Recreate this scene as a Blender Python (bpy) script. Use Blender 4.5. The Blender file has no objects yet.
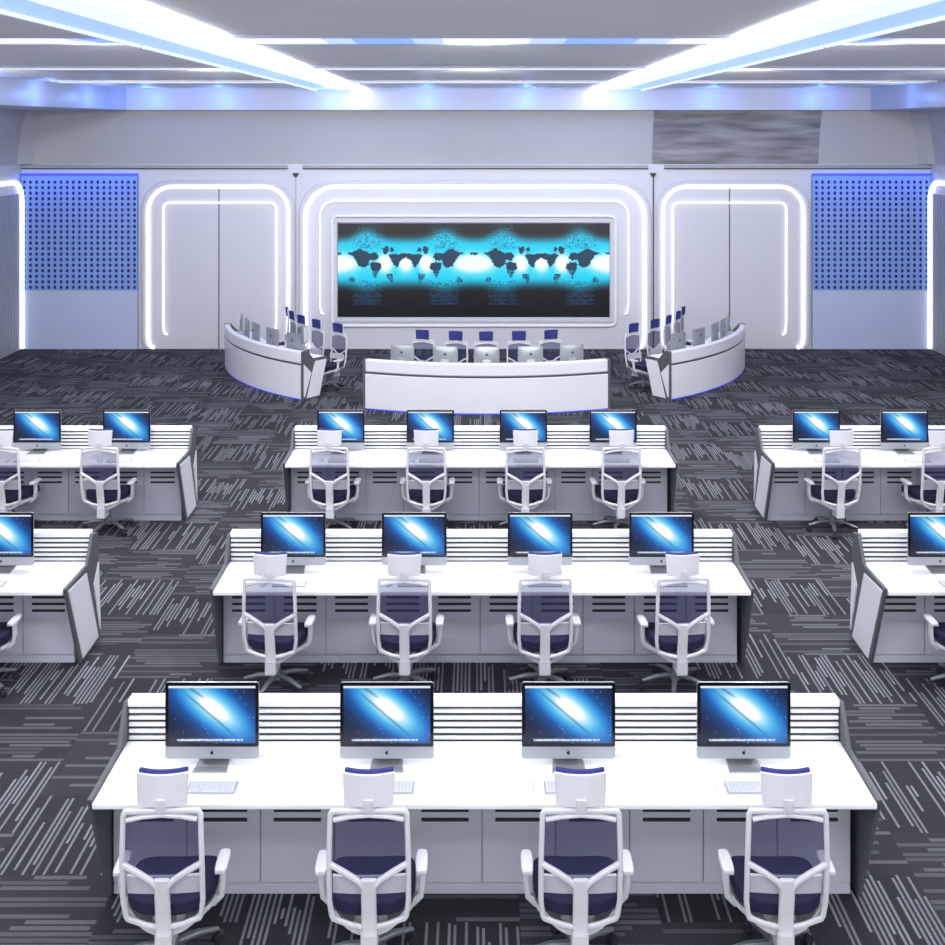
import bpy, bmesh, math, random
from mathutils import Vector, Matrix
random.seed(7)
PI = math.pi
sc = bpy.context.scene
COL = sc.collection

def lin(c):
    return tuple(((v/255)/12.92 if v/255 <= .04045 else ((v/255+.055)/1.055)**2.4) for v in c) + (1.0,)

# ------------------------------------------------------------------ materials
def mat(name, rgb, rough=.5, metal=0.0, emit=None, es=0.0, spec=.5, noise=0.0, nscale=40, coat=0.0):
    m = bpy.data.materials.new(name); m.use_nodes = True
    nt = m.node_tree; b = nt.nodes['Principled BSDF']
    c = lin(rgb)
    b.inputs['Base Color'].default_value = c
    b.inputs['Roughness'].default_value = rough
    b.inputs['Metallic'].default_value = metal
    b.inputs['Specular IOR Level'].default_value = spec
    b.inputs['Coat Weight'].default_value = coat
    if emit:
        b.inputs['Emission Color'].default_value = lin(emit)
        b.inputs['Emission Strength'].default_value = es
    if noise:
        tc = nt.nodes.new('ShaderNodeTexCoord'); n = nt.nodes.new('ShaderNodeTexNoise')
        n.inputs['Scale'].default_value = nscale
        nt.links.new(tc.outputs['Object'], n.inputs['Vector'])
        mr = nt.nodes.new('ShaderNodeMapRange')
        mr.inputs['To Min'].default_value = 1-noise; mr.inputs['To Max'].default_value = 1+noise
        nt.links.new(n.outputs['Fac'], mr.inputs['Value'])
        mx = nt.nodes.new('ShaderNodeVectorMath'); mx.operation = 'SCALE'
        mx.inputs[0].default_value = c[:3]
        nt.links.new(mr.outputs['Result'], mx.inputs['Scale'])
        nt.links.new(mx.outputs['Vector'], b.inputs['Base Color'])
    return m

M = {}
M['wall'] = mat('wall_paint', (208, 210, 219), .42, noise=.02, nscale=1.2)
M['panel'] = mat('wall_panel_gloss', (206, 208, 216), .3, noise=.02, nscale=.8)
M['cove'] = mat('cove_paint', (180, 182, 186), .35, noise=.03, nscale=1.5)
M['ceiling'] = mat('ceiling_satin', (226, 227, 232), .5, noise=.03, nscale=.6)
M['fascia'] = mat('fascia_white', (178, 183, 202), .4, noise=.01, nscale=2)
M['top'] = mat('desk_white', (246, 246, 248), .3, noise=.01, nscale=3)
M['front'] = mat('cabinet_grey_white', (196, 199, 212), .4, noise=.015, nscale=3)
M['slat'] = mat('slat_white', (240, 241, 245), .35, noise=.01, nscale=5)
M['darkgrey'] = mat('frame_dark_grey', (88, 90, 95), .5, noise=.05, nscale=30)
M['gap'] = mat('shadow_gap_dark', (48, 50, 55), .6, noise=.05, nscale=30)
M['vent'] = mat('vent_black', (34, 36, 40), .6, noise=.05, nscale=30)
M['inset'] = mat('inset_white', (228, 230, 236), .35, noise=.01, nscale=5)
M['arc'] = mat('arc_desk_white', (226, 227, 236), .3, noise=.01, nscale=2)
M['chair'] = mat('chair_white_plastic', (214, 215, 221), .35, noise=.01, nscale=8)
M['chairgrey'] = mat('chair_light_grey', (188, 192, 202), .4, noise=.01, nscale=8)
M['navy'] = mat('navy_fabric', (22, 26, 60), .9, noise=.15, nscale=220)
M['headblue'] = mat('headrest_blue', (40, 48, 116), .8, noise=.1, nscale=220)
M['base'] = mat('base_grey_metal', (134, 136, 142), .4, .5, noise=.05, nscale=30)
M['rubber'] = mat('caster_black', (36, 37, 42), .6, noise=.05, nscale=60)
M['alu'] = mat('aluminium', (168, 172, 178), .35, .55, noise=.02, nscale=12)
M['bezel'] = mat('bezel_black', (12, 13, 16), .15, noise=.05, nscale=20)
M['logo'] = mat('logo_black', (16, 17, 20), .3, noise=.05, nscale=60)
M['key'] = mat('key_white', (220, 222, 228), .5, noise=.02, nscale=60)
M['kb'] = mat('keyboard_tray', (172, 175, 182), .4, noise=.02, nscale=30)
M['neon'] = mat('neon_white', (255, 255, 255), .4, emit=(250, 251, 255), es=.5, noise=.01)
M['neonsoft'] = mat('neon_soft', (240, 242, 250), .4, emit=(244, 246, 255), es=.26, noise=.01)
M['lamp'] = mat('ceiling_lamp_white', (255, 255, 255), .4, emit=(250, 250, 255), es=5, noise=.01)
M['lampfront'] = mat('ceiling_panel_white', (255, 255, 255), .4, emit=(250, 250, 255), es=3.4, noise=.01)
M['strip'] = mat('ceiling_strip_white', (255, 255, 255), .4, emit=(226, 234, 255), es=3.0, noise=.01)
M['stripfar'] = mat('ceiling_strip_soft', (255, 255, 255), .4, emit=(228, 232, 250), es=.45, noise=.01)
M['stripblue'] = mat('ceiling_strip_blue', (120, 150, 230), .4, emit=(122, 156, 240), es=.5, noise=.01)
M['troughblue'] = mat('trough_blue', (160, 190, 250), .4, emit=(158, 190, 252), es=.45, noise=.01)
M['troughmid'] = mat('trough_pale', (220, 230, 255), .4, emit=(216, 228, 255), es=.5, noise=.01)
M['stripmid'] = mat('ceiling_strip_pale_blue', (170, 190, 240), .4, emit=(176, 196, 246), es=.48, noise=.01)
M['troughlip'] = mat('trough_lip', (200, 212, 240), .4, emit=(206, 220, 255), es=.5, noise=.01)
M['ledblue'] = mat('led_blue', (60, 70, 200), .4, emit=(50, 70, 255), es=.4, noise=.01)
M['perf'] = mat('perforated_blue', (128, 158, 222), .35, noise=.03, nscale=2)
M['perfback'] = mat('perforated_backing', (34, 50, 140), .6, noise=.03, nscale=8)
M['frost'] = mat('frosted_pale_blue', (186, 197, 228), .22, noise=.03, nscale=1.2)  # paler than the upper sheet: the wash fading downward, as colour
M['rib'] = mat('ribbed_grey', (160, 163, 170), .4, noise=.03, nscale=3)

def mesh_mat():
    m = bpy.data.materials.new('chair_navy_mesh'); m.use_nodes = True
    nt = m.node_tree; b = nt.nodes['Principled BSDF']
    b.inputs['Base Color'].default_value = lin((40, 44, 84)); b.inputs['Roughness'].default_value = .8
    out = nt.nodes['Material Output']
    tr = nt.nodes.new('ShaderNodeBsdfTransparent'); tr.inputs['Color'].default_value = (.72, .74, .82, 1)
    mx = nt.nodes.new('ShaderNodeMixShader')
    tc = nt.nodes.new('ShaderNodeTexCoord'); n = nt.nodes.new('ShaderNodeTexNoise'); n.inputs['Scale'].default_value = 900
    nt.links.new(tc.outputs['Object'], n.inputs['Vector'])
    mr = nt.nodes.new('ShaderNodeMapRange'); mr.inputs['To Min'].default_value = .44; mr.inputs['To Max'].default_value = .58
    nt.links.new(n.outputs['Fac'], mr.inputs['Value']); nt.links.new(mr.outputs['Result'], mx.inputs['Fac'])
    nt.links.new(tr.outputs[0], mx.inputs[1]); nt.links.new(b.outputs[0], mx.inputs[2])
    nt.links.new(mx.outputs[0], out.inputs['Surface'])
    return m
M['mesh'] = mesh_mat()

def vcol_emit(name, strength):
    m = bpy.data.materials.new(name); m.use_nodes = True
    nt = m.node_tree; b = nt.nodes['Principled BSDF']
    a = nt.nodes.new('ShaderNodeVertexColor'); a.layer_name = 'picture'
    b.inputs['Base Color'].default_value = (.005, .005, .005, 1); b.inputs['Roughness'].default_value = .25
    nt.links.new(a.outputs['Color'], b.inputs['Emission Color']); b.inputs['Emission Strength'].default_value = strength
    return m
M['desktop'] = vcol_emit('desktop_picture', .52)
M['videowall'] = vcol_emit('world_map_picture', .58)

def carpet():
    m = bpy.data.materials.new('carpet_tiles'); m.use_nodes = True
    nt = m.node_tree; N = nt.nodes; L = nt.links; b = N['Principled BSDF']
    def val(x):
        return x
    def math_(op, a, c=None, d=None):
        n = N.new('ShaderNodeMath'); n.operation = op
        for i, v in enumerate((a, c, d)):
            if v is None: continue
            if isinstance(v, (int, float)): n.inputs[i].default_value = v
            else: L.new(v, n.inputs[i])
        return n.outputs[0]
    def mixf(f, a, c):
        n = N.new('ShaderNodeMix'); n.data_type = 'FLOAT'
        for i, v in ((0, f), (2, a), (3, c)):
            if isinstance(v, (int, float)): n.inputs[i].default_value = v
            else: L.new(v, n.inputs[i])
        return n.outputs[0]
    def comb(x, y, z):
        n = N.new('ShaderNodeCombineXYZ')
        for i, v in enumerate((x, y, z)):
            if isinstance(v, (int, float)): n.inputs[i].default_value = v
            else: L.new(v, n.inputs[i])
        return n.outputs[0]
    def wn(v):
        n = N.new('ShaderNodeTexWhiteNoise'); n.noise_dimensions = '3D'; L.new(v, n.inputs['Vector']); return n.outputs['Value']
    tc = N.new('ShaderNodeTexCoord'); sx = N.new('ShaderNodeSeparateXYZ'); L.new(tc.outputs['Object'], sx.inputs[0])
    u = math_('DIVIDE', math_('ADD', sx.outputs[0], 50.15), .80)
    cu = math_('FLOOR', u)
    stag = math_('MULTIPLY', math_('MODULO', cu, 2.0), .5)
    v = math_('ADD', math_('DIVIDE', math_('ADD', sx.outputs[1], 20.35), .88), stag)
    cv = math_('FLOOR', v)
    fu = math_('FRACT', u); fv = math_('FRACT', v)
    direction = math_('MODULO', math_('ADD', cv, math_('MODULO', math_('FLOOR', math_('DIVIDE', cu, 2.0)), 2.0)), 2.0)   # 1: lines run in depth
    cell = wn(comb(cu, cv, 3.3))
    across = mixf(direction, fv, fu); along = mixf(direction, fu, fv)
    K = mixf(direction, 17.0, 25.0)
    a = math_('MULTIPLY', across, K); k = math_('FLOOR', a); fk = math_('FRACT', a)
    rk = wn(comb(math_('ADD', cu, math_('MULTIPLY', k, 13.7)), cv, 1.1))
    rk2 = wn(comb(math_('ADD', cu, math_('MULTIPLY', k, 5.3)), cv, 7.7))
    # start and end of each stripe
    s0 = math_('SUBTRACT', math_('MULTIPLY', rk, .9), .35); s1 = math_('ADD', math_('MULTIPLY', rk2, .8), .4)
    inside = math_('MULTIPLY', math_('GREATER_THAN', along, s0), math_('LESS_THAN', along, s1))
    on = math_('MULTIPLY', inside, math_('GREATER_THAN', rk2, .28))
    line = math_('MULTIPLY', on, math_('LESS_THAN', math_('ABSOLUTE', math_('SUBTRACT', fk, .5)), mixf(direction, .34, .25)))
    lvl = math_('MULTIPLY', line, mixf(direction, math_('ADD', math_('MULTIPLY', rk, .2), .14), math_('ADD', math_('MULTIPLY', rk, .45), .55)))
    nz = N.new('ShaderNodeTexNoise'); nz.inputs['Scale'].default_value = 95; nz.inputs['Detail'].default_value = 3
    L.new(tc.outputs['Object'], nz.inputs['Vector'])
    grain = math_('ADD', math_('MULTIPLY', nz.outputs['Fac'], 1.1), .45)
    mx = N.new('ShaderNodeMix'); mx.data_type = 'RGBA'
    L.new(lvl, mx.inputs[0]); mx.inputs[6].default_value = lin((51, 51, 57)); mx.inputs[7].default_value = lin((138, 138, 147))
    tone = math_('MULTIPLY', grain, math_('ADD', math_('MULTIPLY', cell, .35), mixf(direction, .95, .72)))
    vm = N.new('ShaderNodeVectorMath'); vm.operation = 'SCALE'; L.new(mx.outputs[2], vm.inputs[0]); L.new(tone, vm.inputs['Scale'])
    L.new(vm.outputs[0], b.inputs['Base Color']); b.inputs['Roughness'].default_value = .95; b.inputs['Specular IOR Level'].default_value = .15
    return m
M['carpet'] = carpet()

def wood():
    m = bpy.data.materials.new('streaked_wood'); m.use_nodes = True
    nt = m.node_tree; b = nt.nodes['Principled BSDF']
    tc = nt.nodes.new('ShaderNodeTexCoord'); mp = nt.nodes.new('ShaderNodeMapping'); mp.inputs['Scale'].default_value = (.6, 2, 5)
    n = nt.nodes.new('ShaderNodeTexNoise'); n.inputs['Scale'].default_value = 1.4; n.inputs['Detail'].default_value = 5
    cr = nt.nodes.new('ShaderNodeValToRGB'); e = cr.color_ramp.elements
    e[0].position = .33; e[0].color = lin((104, 105, 109)); e[1].position = .66; e[1].color = lin((160, 161, 166))
    nt.links.new(tc.outputs['Object'], mp.inputs[0]); nt.links.new(mp.outputs[0], n.inputs['Vector'])
    nt.links.new(n.outputs['Fac'], cr.inputs[0]); nt.links.new(cr.outputs[0], b.inputs['Base Color'])
    b.inputs['Roughness'].default_value = .45
    return m
M['wood'] = wood()

# ------------------------------------------------------------------ mesh building
class MB:
    def __init__(s): s.v = []; s.f = []
    def box(s, x0, x1, y0, y1, z0, z1, rot=None, c=None):
        i = len(s.v)
        P = [Vector(p) for p in ((x0,y0,z0),(x1,y0,z0),(x1,y1,z0),(x0,y1,z0),(x0,y0,z1),(x1,y0,z1),(x1,y1,z1),(x0,y1,z1))]
        if rot is not None:
            c = Vector(c); P = [rot @ (p-c) + c for p in P]
        s.v += [tuple(p) for p in P]
        s.f += [(i,i+3,i+2,i+1),(i+4,i+5,i+6,i+7),(i,i+1,i+5,i+4),(i+1,i+2,i+6,i+5),(i+2,i+3,i+7,i+6),(i+3,i,i+4,i+7)]
        return s
    def prism(s, poly, a, b, axis='y'):
        # poly: 2-D points; axis: extrusion axis. axis y -> (x,z); axis x -> (y,z); axis z -> (x,y)
        def P(p, t):
            return {'y': (p[0], t, p[1]), 'x': (t, p[0], p[1]), 'z': (p[0], p[1], t)}[axis]
        i = len(s.v); n = len(poly)
        s.v += [P(p, a) for p in poly] + [P(p, b) for p in poly]
        s.f.append(tuple(range(i, i+n))); s.f.append(tuple(reversed(range(i+n, i+2*n))))
        for k in range(n):
            q = (k+1) % n; s.f.append((i+q, i+k, i+n+k, i+n+q))
        return s
    def sweep(s, pts, prof, nrm=(0,1,0), closed=False, taper=None):
        # prof: points (a,b): a along in-plane side, b along nrm
        nrm = Vector(nrm); pts = [Vector(p) for p in pts]; n = len(pts); m = len(prof); i0 = len(s.v)
        for k in range(n):
            if closed: d1 = pts[k]-pts[k-1]; d2 = pts[(k+1) % n]-pts[k]
            else:
                d1 = pts[k]-pts[k-1] if k else pts[1]-pts[0]; d2 = pts[k+1]-pts[k] if k < n-1 else pts[-1]-pts[-2]
            d1.normalize(); d2.normalize(); t = (d1+d2).normalized()
            sd = t.cross(nrm).normalized(); up = sd.cross(t).normalized()
            cs = max(.4, t.dot(d1)); w = taper[k] if taper else 1
            for a, b in prof: s.v.append(tuple(pts[k]+sd*(a/cs*w)+up*(b*w)))
        R = n if closed else n-1
        for k in range(R):
            q = (k+1) % n
            for j in range(m):
                l = (j+1) % m
                s.f.append((i0+k*m+j, i0+k*m+l, i0+q*m+l, i0+q*m+j))
        if not closed:
            s.f.append(tuple(reversed(range(i0, i0+m)))); s.f.append(tuple(range(i0+(n-1)*m, i0+n*m)))
        return s
    def bar(s, pts, w, t, nrm=(0,1,0), closed=False, taper=None):
        c = min(w, t)*.28
        W, T = w/2, t/2
        return s.sweep(pts, [(-W+c,-T),(W-c,-T),(W,-T+c),(W,T-c),(W-c,T),(-W+c,T),(-W,T-c),(-W,-T+c)], nrm, closed, taper)
    def tube(s, pts, r, seg=10, nrm=(0,1,0), closed=False, taper=None):
        return s.sweep(pts, [(r*math.cos(2*PI*k/seg), r*math.sin(2*PI*k/seg)) for k in range(seg)], nrm, closed, taper)
    def cyl(s, x, y, z0, z1, r, seg=16, r1=None):
        i = len(s.v); r1 = r if r1 is None else r1
        s.v += [(x+r*math.cos(2*PI*k/seg), y+r*math.sin(2*PI*k/seg), z0) for k in range(seg)]
        s.v += [(x+r1*math.cos(2*PI*k/seg), y+r1*math.sin(2*PI*k/seg), z1) for k in range(seg)]
        s.f.append(tuple(reversed(range(i, i+seg)))); s.f.append(tuple(range(i+seg, i+2*seg)))
        for k in range(seg):
            q = (k+1) % seg; s.f.append((i+k, i+q, i+seg+q, i+seg+k))
        return s
    def sheet(s, fn, nu, nv, th=None):
        # fn(u,v)->point front; th: offset vector for a closed thick sheet
        i = len(s.v)
        for off in ((Vector((0,0,0)), Vector(th)) if th else (Vector((0,0,0)),)):
            for b in range(nv+1):
                for a in range(nu+1):
                    s.v.append(tuple(Vector(fn(a/nu, b/nv))+off))
        W = nu+1; K = W*(nv+1)
        for b in range(nv):
            for a in range(nu):
                p = i+b*W+a; s.f.append((p, p+1, p+W+1, p+W))
                if th: s.f.append((K+p, K+p+W, K+p+W+1, K+p+1))
        if th:
            ring = [b for b in range(W)] + [b*W+nu for b in range(1, nv+1)] + [nv*W+a for a in range(nu-1, -1, -1)] + [b*W for b in range(nv-1, 0, -1)]
            for k in range(len(ring)):
                p, q = ring[k], ring[(k+1) % len(ring)]
                s.f.append((i+q, i+p, i+K+p, i+K+q))
        return s
    def make(s, name, m, parent=None, smooth=False, bevel=0, seg=2):
        me = bpy.data.meshes.new(name); me.from_pydata(s.v, [], s.f)
        bm = bmesh.new(); bm.from_mesh(me); bmesh.ops.recalc_face_normals(bm, faces=bm.faces); bm.to_mesh(me); bm.free()
        me.materials.append(m); o = bpy.data.objects.new(name, me); COL.objects.link(o)
        if parent: o.parent = parent
        if smooth:
            for p in me.polygons: p.use_smooth = True
            try: me.set_sharp_from_angle(angle=math.radians(38))
            except Exception: pass
        if bevel:
            md = o.modifiers.new('bevel', 'BEVEL'); md.width = bevel; md.segments = seg; md.limit_method = 'ANGLE'; md.angle_limit = math.radians(40)
        return o

def thing(name, label, cat, loc=(0,0,0), rz=0, group=None):
    o = bpy.data.objects.new(name, None); COL.objects.link(o); o.empty_display_size = .1
    o.location = loc; o.rotation_euler = (0, 0, rz); o['label'] = label; o['category'] = cat
    if group: o['group'] = group
    return o
def tag(o, label, cat, group=None):
    o['label'] = label; o['category'] = cat
    if group: o['group'] = group
    return o
def struct(o): o['kind'] = 'structure'; return o
def plabel(o, l): o['label'] = l; return o
def dup(root, loc, rz, label, group=None, scale=1.0):
    r = root.copy(); COL.objects.link(r); r.location = loc; r.rotation_euler = (0, 0, rz); r['label'] = label
    r.scale = (scale,)*3
    if group: r['group'] = group
    for ch in list(root.children):
        c = ch.copy(); COL.objects.link(c); c.parent = r
        for g in list(ch.children):
            d = g.copy(); COL.objects.link(d); d.parent = c
    return r
def arcpts(cx, cz, r, a0, a1, n):
    return [(cx+r*math.cos(math.radians(a0+(a1-a0)*k/n)), cz+r*math.sin(math.radians(a0+(a1-a0)*k/n))) for k in range(n+1)]

# ------------------------------------------------------------------ camera
H = 4.5; F = 1220.0; CX = 476.0; HY = 130.0
cam = bpy.data.cameras.new('camera'); co = bpy.data.objects.new('camera', cam); COL.objects.link(co)
co.location = (0, 0, H); co.rotation_euler = (PI/2, 0, 0)
cam.sensor_width = 36; cam.lens = F/945*36; cam.shift_x = -(CX-472.5)/945; cam.shift_y = -(472.5-HY)/945
cam.clip_end = 200
sc.camera = co

# ------------------------------------------------------------------ room
YB = 25.07; XL = -9.34; XR = 9.34; Y0 = -2.0
def wx(px): return (px-CX)*YB/F
def wz(py): return H-(py-HY)*YB/F
struct(MB().box(XL-.1, XR+.1, Y0, YB+.1, -.1, 0).make('floor', M['carpet']))
struct(MB().box(XL-.1, XR+.1, YB, YB+.15, 0, 5.5).make('wall_back', M['wall']))
struct(MB().box(XL-.15, XL, Y0, YB, 0, 5.5).make('wall_left', M['wall']))
struct(MB().box(XR, XR+.15, Y0, YB, 0, 5.5).make('wall_right', M['wall']))
ZC = 5.34; ZS = 4.9
struct(MB().box(XL-.15, XR+.15, Y0, YB+.15, ZC, ZC+.12).make('ceiling', M['ceiling']))
# soffit with fascia around the ceiling
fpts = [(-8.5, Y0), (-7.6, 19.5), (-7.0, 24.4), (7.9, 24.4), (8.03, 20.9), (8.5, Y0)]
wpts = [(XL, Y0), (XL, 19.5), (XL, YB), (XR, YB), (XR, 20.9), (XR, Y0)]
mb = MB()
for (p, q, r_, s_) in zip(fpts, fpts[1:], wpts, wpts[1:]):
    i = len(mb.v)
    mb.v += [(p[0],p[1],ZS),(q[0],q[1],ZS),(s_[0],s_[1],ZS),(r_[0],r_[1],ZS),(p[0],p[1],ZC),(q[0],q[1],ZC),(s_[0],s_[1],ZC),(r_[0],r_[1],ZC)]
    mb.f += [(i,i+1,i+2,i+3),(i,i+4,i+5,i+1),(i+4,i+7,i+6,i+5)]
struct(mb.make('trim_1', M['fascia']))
# cove between wall and soffit
prof = [(0, 3.80), (.02, 3.95), (.06, 4.15), (.11, 4.4), (.18, 4.65), (.3, 4.9)]
def cove(x0, x1, d=0.0, name='trim_2', m=None, ends=False):
    b = MB(); n = len(prof)
    for (o, z) in prof:
        b.v += [(x0, YB-o-d, z), (x1, YB-o-d, z)]
    for k in range(n-1): b.f.append((2*k, 2*k+1, 2*k+3, 2*k+2))
    return struct(b.make(name, m or M['cove'], smooth=True))
b = MB()
for (o, z) in prof:   # a U running left wall, back wall, right wall
    b.v += [(XL+o, Y0, z), (XL+o, YB-o-.25, z), (XL+o+.25, YB-o, z), (XR-o-.25, YB-o, z), (XR-o, YB-o-.25, z), (XR-o, Y0, z)]
for k in range(len(prof)-1):
    for j in range(5): b.f.append((6*k+j, 6*k+j+1, 6*(k+1)+j+1, 6*(k+1)+j))
struct(b.make('trim_2', M['cove'], smooth=True))
cove(wx(653)-.02, wx(818), .012, 'trim_3', M['wood'])
# ledge line under the cove, in segments with the little notches
for n_, (a, c) in enumerate(((XL, wx(288)), (wx(303), wx(648)), (wx(664), XR))):
    struct(MB().box(a, c, YB-.05, YB, wz(168.2), wz(164.8)).make('trim_%d' % (4+n_), M['rib'], bevel=.01))
    struct(MB().box(a, c, YB-.035, YB, wz(169.2), wz(168.2)).make('trim_%d' % (7+n_), M['gap']))
for n_, px in enumerate((296, 653)):
    x = wx(px)
    struct(MB().prism([(x-.07, wz(173)), (x+.07, wz(173)), (x+.02, wz(177)), (x-.02, wz(177))], YB-.05, YB).make('trim_%d' % (10+n_), M['gap']))
struct(MB().box(wx(652.6), wx(654.2), YB-.012, YB, 0, wz(177)).make('trim_12', M['darkgrey']))
struct(MB().box(wx(295.6), wx(296.2), YB-.012, YB, 0, wz(177)).make('trim_13', M['rib']))

# inverted U light frames on the wall
def upath(x0, x1, ztop, r, zb, y, curl=.1, n=8):
    pts = [(x0+curl*1.3, zb)] + ([(x0+curl*.5, zb+.02)] if curl else []) + [(x0+curl*.12, zb+.12)] + [(x0, zb+.3)]
    pts += [(p[0], p[1]) for p in arcpts(x0+r, ztop-r, r, 180, 90, n)]
    pts += [(p[0], p[1]) for p in arcpts(x1-r, ztop-r, r, 90, 0, n)]
    pts += [(x1, zb+.3), (x1-curl*.12, zb+.12)] + ([(x1-curl*.5, zb+.02)] if curl else []) + [(x1-curl*1.3, zb)]
    return [(a, y, z) for a, z in pts]
def light_frame(x0, x1, ztop, r, zb, w, label, m, y=YB, bead=True, curl=.1):
    t = thing('light_frame', label, 'light frame', ((x0+x1)/2, y, zb))
    T = Matrix.Translation((-(x0+x1)/2, -y, -zb))
    def loc(P): return [tuple(T @ Vector(p)) for p in P]
    if bead:
        MB().bar(loc(upath(x0-.06, x1+.06, ztop+.06, r+.06, zb, y-.03, curl)), .08, .06).make('surround', M['panel'], t, smooth=True)
    MB().bar(loc(upath(x0+w/2, x1-w/2, ztop-w/2, r, zb, y-.035, curl)), w, .07).make('light_tube', m, t, smooth=True)
    return t
light_frame(wx(304), wx(646), wz(185), .62, .03, .072, 'widest glowing white arch framing the world map screen', M['neon'])
light_frame(wx(319.5), wx(629), wz(200.5), .3, .72, .03, 'thin white arch just inside the widest glowing arch', M['neonsoft'], bead=False, curl=.06)
light_frame(wx(147), wx(290), wz(185), .5, .03, .064, 'thick glowing white arch around the left wall door', M['neon'])
light_frame(wx(163), wx(277), wz(202), .12, .3, .028, 'thin glowing white arch inside the left door arch', M['neon'], bead=False, curl=.06)
light_frame(wx(661), wx(804.5), wz(185), .5, .03, .064, 'thick glowing white arch around the right wall door', M['neon'])
light_frame(wx(672), wx(786.5), wz(202), .12, .3, .028, 'thin glowing white arch inside the right door arch', M['neon'], bead=False, curl=.06)
# door leaves with a dark joint
for n_, (a, s_, c) in enumerate(((152, 219, 285), (666, 729.5, 799))):
    d = struct(MB().box(wx(a), wx(s_)-.012, YB-.012, YB, .01, wz(189)).box(wx(s_)+.012, wx(c), YB-.012, YB, .01, wz(189)).make('door_%d' % (n_+1), M['panel'], bevel=.005))
    j = MB().box(wx(s_)-.012, wx(s_)+.012, YB-.005, YB, .01, wz(189)).make('joint', M['darkgrey'], d)

# video wall
def rrect(x0, x1, z0, z1, r, n=5):
    return arcpts(x1-r, z0+r, r, -90, 0, n)+arcpts(x1-r, z1-r, r, 0, 90, n)+arcpts(x0+r, z1-r, r, 90, 180, n)+arcpts(x0+r, z0+r, r, 180, 270, n)
vx0, vx1, vz0, vz1 = wx(338), wx(609.3), wz(316.7), wz(223.3)
vw = thing('video_wall', 'wide video wall showing a mirrored cyan world map', 'screen', ((vx0+vx1)/2, YB, vz0))
cxw = (vx0+vx1)/2
W_, H_ = vx1-vx0, vz1-vz0
MB().bar([(x-cxw, -.03, z-vz0) for x, z in rrect(wx(332.5), wx(615.5), wz(325.5), wz(216), .12)], .05, .06, closed=True).make('frame', M['slat'], vw, smooth=True)
MB().bar([(x-cxw, -.02, z-vz0) for x, z in rrect(vx0-.06, vx1+.06, vz0-.06, vz1+.06, .03)], .1, .04, closed=True).make('inner_frame', M['panel'], vw)
MB().box(-W_/2, W_/2, -.03, 0, 0, H_).make('screen_body', M['bezel'], vw)
LAND = [
 [(105,238),(150,226),(185,206),(225,225),(250,240),(290,232),(308,262),(288,285),(252,280),(244,310),(215,332),(180,318),(165,285),(140,252)],
 [(250,300),(285,292),(318,300),(328,330),(302,360),(285,402),(270,372),(258,335)],
 [(333,205),(362,190),(376,218),(352,246),(338,236)], [(378,205),(400,198),(405,225),(385,232)],
 [(370,252),(395,240),(430,246),(456,236),(485,240),(485,262),(445,285),(425,332),(396,302),(383,272)],
 [(358,370),(398,366),(402,395),(392,440),(376,408),(360,392)], [(118,405),(140,385),(160,400),(155,422),(122,420)], [(50,232),(75,232),(72,246),(50,248)],
]
def inpoly(x, y, P):
    c = False; n = len(P)
    for i in range(n):
        x1, y1 = P[i]; x2, y2 = P[i-1]
        if (y1 > y) != (y2 > y) and x < (x2-x1)*(y-y1)/(y2-y1)+x1: c = not c
    return c
def sm(a, b, x):
    t = max(0, min(1, (x-a)/(b-a))); return t*t*(3-2*t)
def mixc(a, b, t): return tuple(a[i]*(1-t)+b[i]*t for i in range(3))
RR = random.Random(3)
SPK = {}
def videocol(u, v):   # u 0..1 right, v 0..1 up
    t = (u*4) % 2; t = 2-t if t > 1 else t
    x = 50+t*428; y = 50+(1-v)*590
    amp = max(math.exp(-((x-235)/85)**2), .0)
    top = 150-55*amp; bot = 440+25*amp
    g = sm(top-45, top+45, y)*(1-sm(bot-55, bot+45, y))
    c = mixc((17, 17, 20), (22, 196, 232), g)
    wcore = math.exp(-((y-302)/56)**2)*max(math.exp(-((x-50)/130)**2), .95*math.exp(-((x-345)/50)**2), .9*math.exp(-((x-490)/60)**2), .2)
    c = mixc(c, (255, 255, 255), min(1, wcore*1.55))
    # speckle bands
    h = RR.random()
    if amp > .25 and (y < 210 or 410 < y < 560) and h < .38*amp: c = mixc(c, (26, 60, 92) if g > .4 else (34, 96, 130), .6)
    if amp > .35 and 500 < y < 570 and abs((y % 26)-13) < 7: c = mixc(c, (28, 52, 92), .7)
    for P in LAND:
        if inpoly(x+RR.uniform(-3, 3), y+RR.uniform(-3, 3), P): c = mixc((26, 46, 70), (24, 150, 190), .9 if y > 345 and h < .5 else .12); break
    return c
def picture(name, nu, nv, w, h, y, fn, m, parent, z0=0, smooth=False):
    b = MB(); b.sheet(lambda u, v: ((u-.5)*w, y, z0+v*h), nu, nv)
    me = bpy.data.meshes.new(name); me.from_pydata(b.v, [], b.f)
    ca = me.color_attributes.new('picture', 'FLOAT_COLOR', 'POINT' if smooth else 'CORNER')
    if smooth:
        for j in range(nv+1):
            for i in range(nu+1): ca.data[j*(nu+1)+i].color = lin(fn(i/nu, j/nv))
    else:
        for j in range(nv):
            for i in range(nu):
                c = lin(fn((i+.5)/nu, (j+.5)/nv))
                for l in me.polygons[j*nu+i].loop_indices: ca.data[l].color = c
    me.materials.append(m); o = bpy.data.objects.new(name, me); COL.objects.link(o)
    if parent: o.parent = parent
    return o
picture('display', 300, 100, W_, H_, -.034, videocol, M['videowall'], vw)

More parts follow.
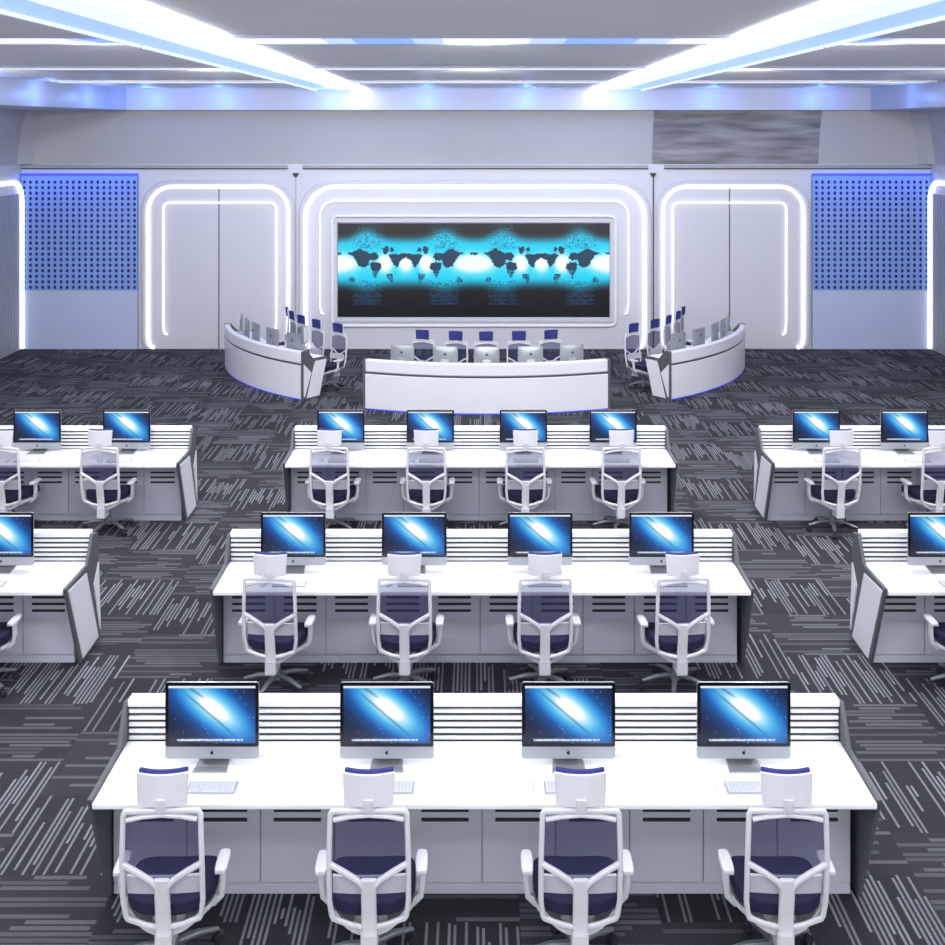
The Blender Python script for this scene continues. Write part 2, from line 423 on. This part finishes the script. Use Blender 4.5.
# blue perforated panels; fade of the blue wash also put into the sheet colours
def perforated(xa, xb, label):
    xc = (xa+xb)/2; t = thing('perforated_panel', label, 'wall panel', (xc, YB, 0))
    w = xb-xa; ztop = wz(175.5); nc, nr = 19, 20; pu, pv = .1255, .1135
    hx0 = -nc*pu/2; hz1 = wz(182)+pv/2; hz0 = hz1-nr*pv; y = -.07
    b = MB()
    for r in range(nr):
        for c in range(nc):
            cx, cz = hx0+(c+.5)*pu, hz0+(r+.5)*pv; i = len(b.v)
            O = [(-.5,-.5),(0,-.5),(.5,-.5),(.5,0),(.5,.5),(0,.5),(-.5,.5),(-.5,0)]
            rx, rz = .031, .035
            I = [(-.8,-.8),(0,-1),(.8,-.8),(1,0),(.8,.8),(0,1),(-.8,.8),(-1,0)]
            b.v += [(cx+p*pu, y, cz+q*pv) for p, q in O]+[(cx+p*rx, y, cz+q*rz) for p, q in I]+[(cx+p*rx, y+.02, cz+q*rz) for p, q in I]
            for k in range(8):
                q = (k+1) % 8; b.f += [(i+k, i+q, i+8+q, i+8+k), (i+8+k, i+8+q, i+16+q, i+16+k)]
    b.box(-w/2, hx0, y, y+.02, hz0, ztop).box(-hx0, w/2, y, y+.02, hz0, ztop).box(hx0, -hx0, y, y+.02, hz1, ztop)
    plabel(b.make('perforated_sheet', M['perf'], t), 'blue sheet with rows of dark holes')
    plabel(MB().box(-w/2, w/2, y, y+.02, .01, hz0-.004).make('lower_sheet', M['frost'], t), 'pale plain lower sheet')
    MB().box(-w/2, w/2, y+.045, -.002, .01, ztop).make('backing', M['perfback'], t)
    plabel(MB().box(-w/2, w/2, y-.03, y+.03, ztop, ztop+.045).make('led_bar', M['ledblue'], t), 'blue light bar along the top edge')
    L = bpy.data.lights.new('blue_wash', 'AREA'); L.shape = 'RECTANGLE'; L.size = w*.95; L.size_y = .05; L.energy = 3.2; L.color = (.12, .28, 1)
    o = bpy.data.objects.new('blue_wash', L); COL.objects.link(o); o.location = (xc, YB-.42, ztop+.02)
    o.rotation_euler = (math.radians(26), 0, 0)
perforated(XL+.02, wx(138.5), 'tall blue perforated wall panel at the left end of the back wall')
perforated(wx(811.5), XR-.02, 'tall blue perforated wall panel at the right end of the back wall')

# frames with ribbed panels on the side walls
for s, side in ((-1, 'left'), (1, 'right')):
    X = XL if s < 0 else XR
    t = thing('side_light_frame', 'glowing white arch with grey ribbed infill on the %s side wall' % side, 'light frame', (X, 23.2, 0))
    P = [(0, y, z) for (y, z) in [(a-23.2, z) for a, _, z in upath(21.4, YB-.12, 3.44, .4, .03, 0, 0)]]
    MB().bar([(-s*.05, p[1], p[2]) for p in P], .09, .1, nrm=(1,0,0)).make('light_tube', M['neon'], t, smooth=True)
    b = MB()
    for k in range(22):
        y = 21.6-23.2+k*.15; b.box(min(0,-s*.04), max(0,-s*.04), y, y+.11, .02, 3.2)
    plabel(b.make('ribbed_infill', M['rib'], t), 'grey vertical ribs')

# ceiling lights
def ceiling_strip(yc, segs, label, main, h=.25):
    t = thing('ceiling_light', label, 'ceiling light', (0, yc, ZC), group=None)
    for (a, c, k) in segs:
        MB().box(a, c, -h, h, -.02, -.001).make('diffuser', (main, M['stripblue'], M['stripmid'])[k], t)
    MB().box(segs[0][0], segs[-1][1], -h-.03, -h, -.03, -.001).box(segs[0][0], segs[-1][1], h, h+.03, -.03, -.001).make('rim', M['fascia'], t)
TR = ((-3.17, -2.2), (2.3, 3.3))
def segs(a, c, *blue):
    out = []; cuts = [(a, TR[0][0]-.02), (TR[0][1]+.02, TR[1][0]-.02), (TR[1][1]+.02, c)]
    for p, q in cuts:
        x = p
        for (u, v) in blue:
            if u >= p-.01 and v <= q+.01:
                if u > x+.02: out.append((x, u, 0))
                e = (v-max(u, p))*.25; out += [(max(u, p), max(u, p)+e, 2), (max(u, p)+e, v-e, 1), (v-e, v, 2)]; x = v  # blue glow put in as emitting segments, with paler ends as its falloff
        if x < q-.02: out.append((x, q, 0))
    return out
ceiling_strip(20.9, segs(-7.2, 7.8), 'farthest thin crosswise ceiling light strip, nearest the back wall', M['stripfar'])
ceiling_strip(16.3, segs(-7.6, 8.1), 'middle thin crosswise ceiling light strip', M['stripfar'])
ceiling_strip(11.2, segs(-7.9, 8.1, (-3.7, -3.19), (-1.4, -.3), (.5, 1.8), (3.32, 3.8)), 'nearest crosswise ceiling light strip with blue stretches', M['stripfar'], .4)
for side, (a, c), s in (('left', TR[0], -1), ('right', TR[1], 1)):
    t = thing('ceiling_light_trough', 'long glowing white and blue ceiling trough running lengthwise on the %s' % side, 'ceiling light', ((a+c)/2, 14, ZC))
    m_ = (a+c)/2; inner = (c if s < 0 else a)-m_; outer = (a if s < 0 else c)-m_
    cut = inner+(outer-inner)*.24; cut2 = inner+(outer-inner)*.6
    def bx(p, q, z0, z1, y0=-13, y1=10.38): return MB().box(min(p, q), max(p, q), y0, y1, z0, z1)
    bx(inner, cut, -.035, -.001).make('white_diffuser', M['lamp'], t)
    plabel(bx(cut, cut2, -.035, -.001).make('pale_diffuser', M['troughmid'], t), 'pale blue-white middle band')
    bx(cut2, outer, -.035, -.001).make('blue_diffuser', M['troughblue'], t)
    for (ya, yb) in ((-13, -2.45), (-2.3, 1.9), (2.05, 6.6), (6.75, 10.38)):
        bx(outer-.001*s, outer+.03*s, -.06, -.001, ya, yb).make('lip', M['troughlip'], t)
# big fill lamps added over the front of the hall, unseen above the frame
k = 0
for y in (6.2, 2.4, -1.0):
    for (x0, x1, nm) in ((-7.6, -3.8, 'left'), (-1.7, 1.7, 'middle'), (3.9, 7.7, 'right')):
        t = thing('ceiling_light_panel', 'broad white ceiling light panel, %s, above the %s desks' % (nm, {6.2: 'front', 2.4: 'nearest unseen', -1.0: 'rearmost unseen'}[y]), 'ceiling light', ((x0+x1)/2, y, ZC))
        w = (x1-x0)/2
        MB().box(-w, w, -.45, .45, -.03, -.001).make('diffuser', M['lampfront'], t)
        MB().bar([(-w, -.45, -.02), (w, -.45, -.02), (w, .45, -.02), (-w, .45, -.02)], .04, .04, nrm=(0,0,1), closed=True).make('rim', M['fascia'], t)

def point(x, y, z, e, col, r=.03):
    L = bpy.data.lights.new('blue_spot', 'POINT'); L.energy = e; L.color = col; L.shadow_soft_size = r
    o = bpy.data.objects.new('blue_spot', L); COL.objects.link(o); o.location = (x, y, z); return o
for px in (152, 223, 330, 427, 526, 622, 709, 815):
    point((px-CX)*.02, 23.95, 5.08, 6.0, (.1, .28, 1))
for x, y in ((-6.9, 22.6), (-7.2, 20.6), (-7.4, 18.8), (7.6, 22.3)): point(x, y, 5.1, 3.0, (.2, .38, 1))

def spot(x, y, z, ty, tz, e, ang=110, r=.12, col=(1, .985, .97)):  # added fill spots without fixtures, brightening back wall, desk fronts and worktops
    L = bpy.data.lights.new('track_spot', 'SPOT'); L.energy = e; L.color = col; L.shadow_soft_size = r
    L.spot_size = math.radians(ang); L.spot_blend = 1
    o = bpy.data.objects.new('track_spot', L); COL.objects.link(o); o.location = (x, y, z)
    o.rotation_euler = Vector((0, ty-y, tz-z)).to_track_quat('-Z', 'Y').to_euler()
for x in (-7.0, -3.6, 0, 3.7, 7.2):
    spot(x, 16.3, 5.2, 25, 2.0, 235)
    spot(x, 11.2, 5.2, 20, .4, 110)
    spot(x, 11.2, 5.25, 11.0, 0, 170, 150)
    spot(x, 16.3, 5.25, 15.2, 0, 190, 150)
    spot(x, 5.5, 5.2, 11, .5, 80)

# ------------------------------------------------------------------ row desks
DW = 4.37; DEP = .70
OUT = [(0,.77),(.56,.77),(.71,.985),(.84,.96),(.87,.73),(.70,.54),(.92,0),(.37,0)]
def console(name_label, x0, x1, yf, group):
    t = thing('console_desk', name_label, 'desk', ((x0+x1)/2, yf, 0), 0, group)
    w = (x1-x0)/2
    MB().box(-w, w, .0, DEP, .715, .75).make('worktop', M['top'], t, bevel=.008)
    # cabinet doors
    b = MB().box(-w+.005, w-.03, .405, .80, .05, .715); b.make('carcass', M['front'], t)
    n = 10; bw = (2*w-.035)/n
    for k in range(n):
        a = -w+.005+k*bw
        d = MB().box(a+.003, a+bw-.003, .385, .404, .075, .71).make('door', M['front'], t, bevel=.003)
        v = MB()
        for j in range(3): v.box(a+bw*.18, a+bw*.82, .379, .386, .548-j*.056, .568-j*.056)
        v.make('vent', M['vent'], d)
    MB().box(-w+.005, w-.03, .40, .80, 0, .05).make('plinth', M['front'], t)
    # slat wall
    MB().box(-w+.004, w-.004, DEP+.03, DEP+.09, .60, .965).make('slat_wall_core', M['gap'], t)
    for j in range(5):
        z = .936-j*.041
        MB().box(-w+.004, w-.004, DEP+.012, DEP+.032, z-.022, z).make('slat', M['slat'], t, bevel=.003)
    MB().box(-w, w, DEP, DEP+.10, .955, 1.0).make('slat_wall_cap', M['slat'], t, bevel=.008)
    MB().box(-w+.06, w-.06, DEP+.0905, DEP+.11, .05, .93).make('rear_panel', M['front'], t)
    for s in (-1, 1):
        e = MB().prism(OUT, w+.001 if s > 0 else -w-.029, w+.029 if s > 0 else -w-.001, 'x').make('end_panel', M['darkgrey'], t, bevel=.006)
        a, c = (w+.027, w+.037) if s > 0 else (-w-.037, -w-.027)
        plabel(MB().prism([(.05,.735),(.51,.715),(.835,.04),(.41,.03)], a, c, 'x').make('front_inset', M['inset'], e), 'white slanted inset')
        plabel(MB().prism([(.72,.53),(.845,.69),(.90,.07),(.87,.12)], a, c, 'x').make('rear_inset', M['inset'], e), 'white narrow inset')
    return t
ROWS = {'front': 6.79, 'middle': 9.91, 'back': 13.66}
MO = {'front': .41, 'middle': .48, 'back': .53}
XA, XB = -2.14, 2.235
G = 'console desks standing in rows'
console('long white console desk nearest the viewer, four monitors on it', XA, XB, ROWS['front'], G)
console('long white console desk in the centre of the second row', XA, XB, ROWS['middle'], G)
console('long white console desk in the centre of the third row', XA, XB, ROWS['back'], G)
SX = 3.36
for r, w_ in (('middle', 'second'), ('back', 'third')):
    console('white console desk left of the aisle in the %s row' % w_, -SX-DW, -SX, ROWS[r], G)
    console('white console desk right of the aisle in the %s row' % w_, SX-.01, SX-.01+DW, ROWS[r], G)

# ------------------------------------------------------------------ monitor
def deskcol(u, v):
    # menu bar, dock, galaxy
    if v > .955: return (226, 232, 240)
    if .03 < v < .075 and .10 < u < .86: return (205, 214, 228) if RR.random() < .8 else (120, 150, 190)
    x = (u-.52)*1.45; y = v-.61
    a = math.radians(-39); p = x*math.cos(a)+y*math.sin(a); q = -x*math.sin(a)+y*math.cos(a)
    glow = math.exp(-(p/.95)**2-(q/.40)**2)
    core = math.exp(-(p/.33)**2-(q/.125)**2)
    c = mixc((14, 22, 52), (22, 108, 200), min(1, glow*1.75))
    c = mixc(c, (88, 200, 244), sm(.38, .92, glow))
    c = mixc(c, (255, 255, 255), min(1, core*1.8))
    lane = math.exp(-((q+.12+.05*p)/.016)**2)*(1-sm(.3, .75, abs(p)))
    lane2 = math.exp(-((q-.05-.05*p)/.022)**2)*sm(.15, .4, -p)
    c = mixc(c, (22, 60, 110), min(.6, .5*lane+.5*lane2))
    if RR.random() < .01 and glow < .5: c = mixc(c, (200, 225, 255), .45)
    return c
def apple(cx, cz, s, n=28):
    # fruit outline with a bite on the right and a leaf
    P = []
    for k in range(n):
        a = 2*PI*k/n+PI/2
        r = 1+.06*math.cos(2*(a))-.10*math.exp(-((a-PI/2) % (2*PI) - 0)**2*8)
        x, z = r*.92*math.cos(a), r*math.sin(a)
        if x > .35 and -.45 < z < .55: x = .93-.42*math.sqrt(max(0, 1-((z-.05)/.5)**2))
        P.append((cx+x*s, cz+z*s))
    leaf = [(cx+.0*s, cz+1.1*s), (cx+.35*s, cz+1.3*s), (cx+.42*s, cz+1.75*s), (cx+.1*s, cz+1.5*s)]
    return P, leaf
def make_monitor(label):
    t = thing('desktop_computer', label, 'computer')
    w, z0, z1 = .275, .045, .495
    b = MB()
    b.prism(rrect(-w, w, z0, z1, .018), -.012, .006)
    hb = b.make('housing', M['alu'], t, bevel=.003)
    bb = MB(); bb.sheet(lambda u, v: ((u-.5)*2*w*.96, .006+.045*(math.sin(PI*u)*math.sin(PI*v))**.6, z0+.01+v*(z1-z0-.02)), 14, 10)
    plabel(bb.make('back_shell', M['alu'], t, smooth=True), 'curved silver back')
    plabel(MB().prism(rrect(-w, w, .118, z1, .014), -.0145, -.0115).make('bezel', M['bezel'], t), 'black glass border')
    picture('screen', 72, 52, .512, .338, -.0155, deskcol, M['desktop'], t, .138)
    P, lf = apple(0, .081, .011)
    plabel(MB().prism(P, -.0135, -.011).prism(lf, -.0135, -.011).make('logo', M['logo'], t), 'small black fruit logo')
    P, lf = apple(0, .33, .026)
    plabel(MB().prism(P, .048, .054).prism(lf, .048, .054).make('rear_logo', M['logo'], t), 'black fruit logo on the back')
    s = MB()
    s.prism([(-.10,-.085),(.10,-.085),(.088,.10),(-.088,.10)], 0, .007, 'z')
    i = len(s.v)
    sb = MB(); sb.v = s.v; sb.f = s.f
    sb.v += [(-.088,.092,.006),(.088,.092,.006),(.088,.10,.006),(-.088,.10,.006),(-.085,.045,.22),(.085,.045,.22),(.085,.055,.22),(-.085,.055,.22)]
    sb.f += [(i,i+3,i+2,i+1),(i+4,i+5,i+6,i+7),(i,i+1,i+5,i+4),(i+1,i+2,i+6,i+5),(i+2,i+3,i+7,i+6),(i+3,i,i+4,i+7)]
    sb.make('stand', M['alu'], t, bevel=.001)
    return t
def make_keyboard(label):
    t = thing('keyboard', label, 'keyboard')
    MB().prism([(-.055,0),(.055,0),(.055,.016),(.05,.018),(-.055,.008)], -.137, .137, 'x').make('tray', M['kb'], t)
    b = MB()
    for r in range(6):
        y = -.046+r*.0168; z = .0085+r*.0017
        if r == 0:
            for a, c in ((-.128,-.062),(-.058,.048),(.052,.128)): b.box(a, c, y, y+.013, z, z+.004)
        else:
            for k in range(14): b.box(-.128+k*.0184, -.128+k*.0184+.0155, y, y+.013, z, z+.004)
    b.make('keys', M['key'], t)
    return t
def make_mouse(label):
    b = MB(); n, m = 14, 6
    for j in range(m+1):
        e = (PI/2)*j/m
        for k in range(n):
            a = 2*PI*k/n; b.v.append((.03*math.cos(a)*math.cos(e)**.8, .055*math.sin(a)*math.cos(e)**.8, .004+.024*math.sin(e)))
    for j in range(m):
        for k in range(n):
            q = (k+1) % n; b.f.append((j*n+k, j*n+q, (j+1)*n+q, (j+1)*n+k))
    i = len(b.v); b.v += [(.03*math.cos(2*PI*k/n), .055*math.sin(2*PI*k/n), 0) for k in range(n)]
    b.f.append(tuple(reversed(range(i, i+n))))
    for k in range(n):
        q = (k+1) % n; b.f.append((i+k, i+q, q, k))
    o = b.make('mouse', M['key'], smooth=True); tag(o, label, 'mouse'); return o

# ------------------------------------------------------------------ chair
def make_chair(label):
    t = thing('swivel_chair', label, 'chair')
    # base
    b = MB().cyl(0, 0, .085, .15, .045, 16, .032)
    arms = []
    for k in range(5):
        a = math.radians(90+72*k+20); d = Vector((math.cos(a), math.sin(a), 0))
        b.bar([d*.02+Vector((0,0,.115)), d*.15+Vector((0,0,.11)), d*.27+Vector((0,0,.08))], .045, .03, nrm=(0,0,1), taper=[1.1, .9, .6])
        arms.append(d)
    b.make('star_base', M['base'], t, smooth=True)
    for d in arms:
        sd = d.cross(Vector((0,0,1))); c = MB()
        for s in (-1, 1):
            p = d*.27+sd*(.014*s)
            c.tube([p-sd*.009+Vector((0,0,.028)), p+sd*.009+Vector((0,0,.028))], .028, 12, nrm=d)
        p = d*.27; c.cyl(p.x, p.y, .03, .08, .008, 8)
        c.make('caster', M['rubber'], t, smooth=True)
    MB().cyl(0, 0, .14, .27, .026).cyl(0, 0, .26, .31, .016).make('gas_lift', M['base'], t, smooth=True)
    mech = MB().box(-.09, .09, -.11, .12, .29, .335).box(-.045, .045, -.25, -.09, .21, .335).make('tilt_mechanism', M['chair'], t, bevel=.012)
    # seat shell and cushion
    def seatfn(z, bow, w=.235, d0=-.2, d1=.27):
        def f(u, v):
            x = (u-.5)*2; y = (v-.5)*2
            ex = w*(1-.16*abs(y)**4-(.10 if y < 0 else 0)*y*y); ey = 1-.14*abs(x)**4
            return (x*ex, (d0+d1)/2+y*(d1-d0)/2*ey, z-bow*(1-x*x)*(1-.3*y*y)*1.0-(.03*max(0, y)**3))
        return f
    MB().sheet(seatfn(.36, .11), 12, 12, (0,0,.03)).make('seat_shell', M['chair'], t, smooth=True)
    MB().sheet(seatfn(.40, .02, .232), 12, 12, (0,0,.07)).make('seat', M['navy'], t, smooth=True, bevel=.012)
    # backrest frame
    def yb(z, x=0): # side profile of the back, leaning
        s = (z-.38)/.6
        return -.235-.05*s-.02*math.sin(s*PI)+.35*x*x
    def P(x, z): return (x, yb(z, x), z)
    f = MB()
    side = []
    ring = [(-.195,.415),(-.205,.5),(-.205,.6),(-.205,.7),(-.203,.8),(-.2,.9),(-.198,.96)]
    top = [(-.188,.978),(-.1,.985),(0,.99),(.1,.985),(.188,.978)]
    bot = [(.185,.395),(.1,.365),(0,.345),(-.1,.365),(-.185,.395)]
    loop = ring+top+[(-x, z) for x, z in reversed(ring)]+bot
    f.bar([P(x, z) for x, z in loop], .027, .024, closed=True)
    f.bar([P(x, z) for x, z in ((-.18,.935),(-.1,.955),(0,.965),(.1,.955),(.18,.935))], .02, .026)
    for s in (-1, 1):
        f.bar([P(s*.203,.705), P(s*.12,.66), P(s*.055,.617), P(s*.022,.58), P(s*.02,.5)], .03, .03)
    f.bar([P(0,.625), P(0,.55), P(0,.45), P(0,.35), (0,-.24,.31)], .078, .03)
    f.make('backrest_frame', M['chair'], t, smooth=True)
    ms = MB(); n = 12
    def mf(u, v):
        x = (u-.5)*2*.195; zt = .965-.03*(2*u-1)**2; zb = .60+.10*abs(2*u-1)
        z = zb+(zt-zb)*v; return (x, yb(z, x)+.012, z)
    plabel(ms.sheet(mf, n, 8).make('back_mesh', M['mesh'], t, smooth=True), 'see-through navy mesh')
    ms = MB(); plabel(ms.sheet(lambda u, v: (((u-.5)*.38), yb(.53+.09*v, (u-.5)*.38)+.03-.0*v, .525+.095*v), 10, 3, (0,.02,0)).make('lumbar_support', M['chairgrey'], t, smooth=True), 'pale grey lumbar band')
    # headrest
    hy = -.285
    def hf(w, z0, z1, y): return lambda u, v: ((u-.5)*w*(1-.06*(1-v)), y-.03*(1-(2*u-1)**2)+.01*v, z0+(z1-z0)*v)
    MB().sheet(hf(.27, 1.008, 1.172, hy+.015), 12, 6, (0,.016,0)).make('headrest', M['chair'], t, smooth=True, bevel=.004)
    plabel(MB().sheet(hf(.255, 1.015, 1.182, hy+.032), 12, 6, (0,.035,0)).make('headrest_cushion', M['headblue'], t, smooth=True, bevel=.01), 'blue headrest cushion')
    MB().bar([(0, yb(.97), .97), (0, hy-.012, 1.0), (0, hy-.012, 1.05)], .05, .02).make('headrest_bracket', M['chair'], t, smooth=True)
    for s in (-1, 1):
        a = MB().bar([(s*.12,.0,.325),(s*.22,.0,.335),(s*.262,-.005,.38),(s*.27,-.01,.46),(s*.268,-.01,.545)], .032, .05, nrm=(0,1,0)).make('armrest', M['chair'], t, smooth=True)
        pad = MB().sheet(lambda u, v: (s*.268+(u-.5)*.065*(1-.25*(2*v-1)**4), -.11+.20*v, .545-.004*(2*u-1)**2), 6, 10, (0,0,.025)).make('arm_pad', M['chair'], a, smooth=True, bevel=.005)
    return t

ORD = ['leftmost', 'second from left', 'third from left', 'rightmost']
ST = [-1.555, -.525, .545, 1.578]
chair0 = make_chair('x'); mon0 = make_monitor('x'); kb0 = make_keyboard('x'); ms0 = make_mouse('x')
used = set()
def place(proto, loc, rz, label, group, scale=1.0):
    if proto.name not in used:
        used.add(proto.name); proto.location = loc; proto.rotation_euler = (0,0,rz); proto['label'] = label; proto['group'] = group; proto.scale = (scale,)*3
        return proto
    return dup(proto, loc, rz, label, group, scale)
GC = 'white swivel chairs along the desk rows'; GM = 'desktop computers along the desk rows'
GK = 'white keyboards on the desks'; GO = 'white mice on the desks'
chairs = {'front': ([-1.634, -.56, .542, 1.615], -.21, [2, 1, 0, -1]),
          'middle': ([-1.60, -.558, .538, 1.605], -.08, [-4, -1, 1, 4]),
          'back': ([-1.60, -.543, .54, 1.587], .03, [-3, -1, 1, 3])}
WN = {'front': 'nearest', 'middle': 'second-row', 'back': 'third-row'}
for r in ('front', 'middle', 'back'):
    xs, off, rot = chairs[r]; y = ROWS[r]
    for k in range(4):
        place(chair0, (xs[k], y+off, 0), math.radians(rot[k]), '%s white framed navy mesh swivel chair at the %s centre desk' % (ORD[k], WN[r]), GC, 1.02 if r == 'back' else 1)
        place(mon0, (ST[k]*(1.01 if r == 'back' else 1), y+MO[r], .75), 0, '%s computer with blue galaxy screen on the %s centre desk' % (ORD[k], WN[r]), GM)
        kx = {0: -1.50, 1: -.49}.get(k, ST[k]-.02) if r == 'front' else ST[k]+.02
        place(kb0, (kx, y+.15, .75), 0, '%s white keyboard on the %s centre desk' % (ORD[k], WN[r]), GK)
        place(ms0, (kx-.215, y+.15, .75), 0, '%s white mouse on the %s centre desk' % (ORD[k], WN[r]), GO)
side = [('left', 'back', -4.06, -4.12, -4, 'inner', 'third-row'), ('left', 'back', -5.10, -5.2, -6, 'outer', 'third-row'),
        ('right', 'back', 3.955, 4.0, 5, 'inner', 'third-row'), ('right', 'back', 4.98, 5.08, 7, 'outer', 'third-row'),
        ('left', 'middle', -4.04, -3.98, 0, 'aisle-side', 'second-row'), ('right', 'middle', 3.95, 3.93, 0, 'aisle-side', 'second-row')]
for sd, r, mx_, cx_, rt, pos, wn_ in side:
    y = ROWS[r]; off = chairs[r][1]
    place(chair0, (cx_, y+off, 0), math.radians(rt), '%s white framed navy mesh swivel chair at the %s %s desk' % (pos, wn_, sd), GC, 1.02 if r == 'back' else 1)
    place(mon0, (mx_, y+MO[r], .75), 0, '%s computer with blue galaxy screen on the %s %s desk' % (pos, wn_, sd), GM)
    place(kb0, (mx_+.02, y+.15, .75), 0, '%s white keyboard on the %s %s desk' % (pos, wn_, sd), GK)
    place(ms0, (mx_-.195, y+.15, .75), 0, '%s white mouse on the %s %s desk' % (pos, wn_, sd), GO)

# ------------------------------------------------------------------ curved desks at the back
RC = Vector((.17, 24.32)); RO = 5.07
def ring(r, a): a = math.radians(a); return (RC.x+r*math.sin(a), RC.y-r*math.cos(a))
def arc_desk(a0, a1, label, n=24):
    am = (a0+a1)/2; ox, oy = ring(RO-.3, am)
    t = thing('curved_desk', label, 'desk', (ox, oy, 0))
    A = [a0+(a1-a0)*k/n for k in range(n+1)]
    def band(r0, r1, z0, z1, name, m, bev=.006, A=A):
        b = MB(); cnt = len(A)
        for a in A:
            for r, z in ((r0, z0), (r1, z0), (r1, z1), (r0, z1)):
                x, y = ring(r, a); b.v.append((x-ox, y-oy, z))
        for k in range(cnt-1):
            for j in range(4):
                q = (j+1) % 4; b.f.append((4*k+j, 4*k+q, 4*k+4+q, 4*k+4+j))
        b.f.append((0,1,2,3)); b.f.append((4*cnt-4, 4*cnt-1, 4*cnt-2, 4*cnt-3))
        return b.make(name, m, t, smooth=True, bevel=bev)
    band(RO-.05, RO, .02, .575, 'front_panel', M['arc'])
    band(RO-.06, RO-.02, .575, .605, 'shadow_gap', M['darkgrey'], 0)
    band(RO-.10, RO+.005, .605, .81, 'upper_ledge', M['arc'], .02)
    band(RO-.57, RO-.11, .625, .66, 'worktop', M['top'])
    band(RO-.38, RO-.34, .0, .62, 'inner_panel', M['front'])
    band(RO-.07, RO-.012, .002, .019, 'led_strip', M['ledblue'], 0)
    # end panels
    def P3(r, z, a, d):
        x, y = ring(r, a+math.degrees(d/r)); return (x-ox, y-oy, z)
    for s, a in ((-1, a0), (1, a1)):
        def slab(poly, d0, d1, name, m, par):
            b = MB(); c = len(poly)
            b.v += [P3(RO-q, z, a, s*d0) for q, z in poly]+[P3(RO-q, z, a, s*d1) for q, z in poly]
            b.f.append(tuple(range(c))); b.f.append(tuple(reversed(range(c, 2*c))))
            for k in range(c):
                q = (k+1) % c; b.f.append((k, q, c+q, c+k))
            return b.make(name, m, par)
        e = slab([(-.005,0),(-.005,.815),(.11,.815),(.25,.665),(.58,.665),(.40,0)], .0, .04, 'end_panel', M['darkgrey'], t)
        plabel(slab([(.24,.50),(.29,.62),(.55,.62),(.38,.03),(.09,.03)], .04, .052, 'inner_inset', M['inset'], e), 'white slanted inset')
        plabel(slab([(.02,.60),(.19,.44),(.04,.06),(.02,.06)], .04, .052, 'outer_inset', M['inset'], e), 'narrow white inset')
    return t
arc_desk(-22.7, 22.7, 'curved white command desk in the centre below the video wall')
arc_desk(-77.3, -37.4, 'curved white command desk on the left, lit blue underneath')
arc_desk(37.4, 77.3, 'curved white command desk on the right, lit blue underneath')
ORD5 = ['leftmost', 'second from left', 'middle', 'second from right', 'rightmost']
def seats(mon_a, ch_a, nm, order):
    for k, a in enumerate(mon_a):
        x, y = ring(RO-.30, a)
        place(mon0, (x, y, .66), math.radians(a)+PI+random.uniform(-.05, .05), '%s silver computer seen from behind on the %s curved desk' % (order[k], nm), 'computers on the curved desks', .74)
    for k, a in enumerate(ch_a):
        x, y = ring(4.14 if nm != 'centre' else 4.02, a)
        place(chair0, (x, y, 0), math.radians(a)+PI+random.uniform(-.12, .12), '%s white and navy swivel chair behind the %s curved desk' % (order[k], nm), 'swivel chairs behind the curved desks', .94)
seats([-16.6, -8, 0, 8.5, 16.8], [-16.6, -8.1, 0, 8, 16.8], 'centre', ORD5)
seats([-73.5, -66.5, -60, -51.5, -43.5], [-75.5, -67, -59, -50.5, -41.5], 'left', ['farthest', 'second farthest', 'middle', 'second nearest', 'nearest'])
seats([73.5, 66.5, 60, 51.5, 43.5], [75.5, 67, 59, 50.5, 41.5], 'right', ['farthest', 'second farthest', 'middle', 'second nearest', 'nearest'])

# ------------------------------------------------------------------ world and view
w = bpy.data.worlds.new('world'); sc.world = w; w.use_nodes = True
bg = w.node_tree.nodes['Background']; bg.inputs[0].default_value = (.97, .975, 1, 1); bg.inputs[1].default_value = 1.0
vs = sc.view_settings; sc.display_settings.display_device = 'sRGB'
vs.view_transform = 'Standard'; vs.look = 'None'; vs.gamma = 1; vs.use_curve_mapping = False; vs.exposure = .98
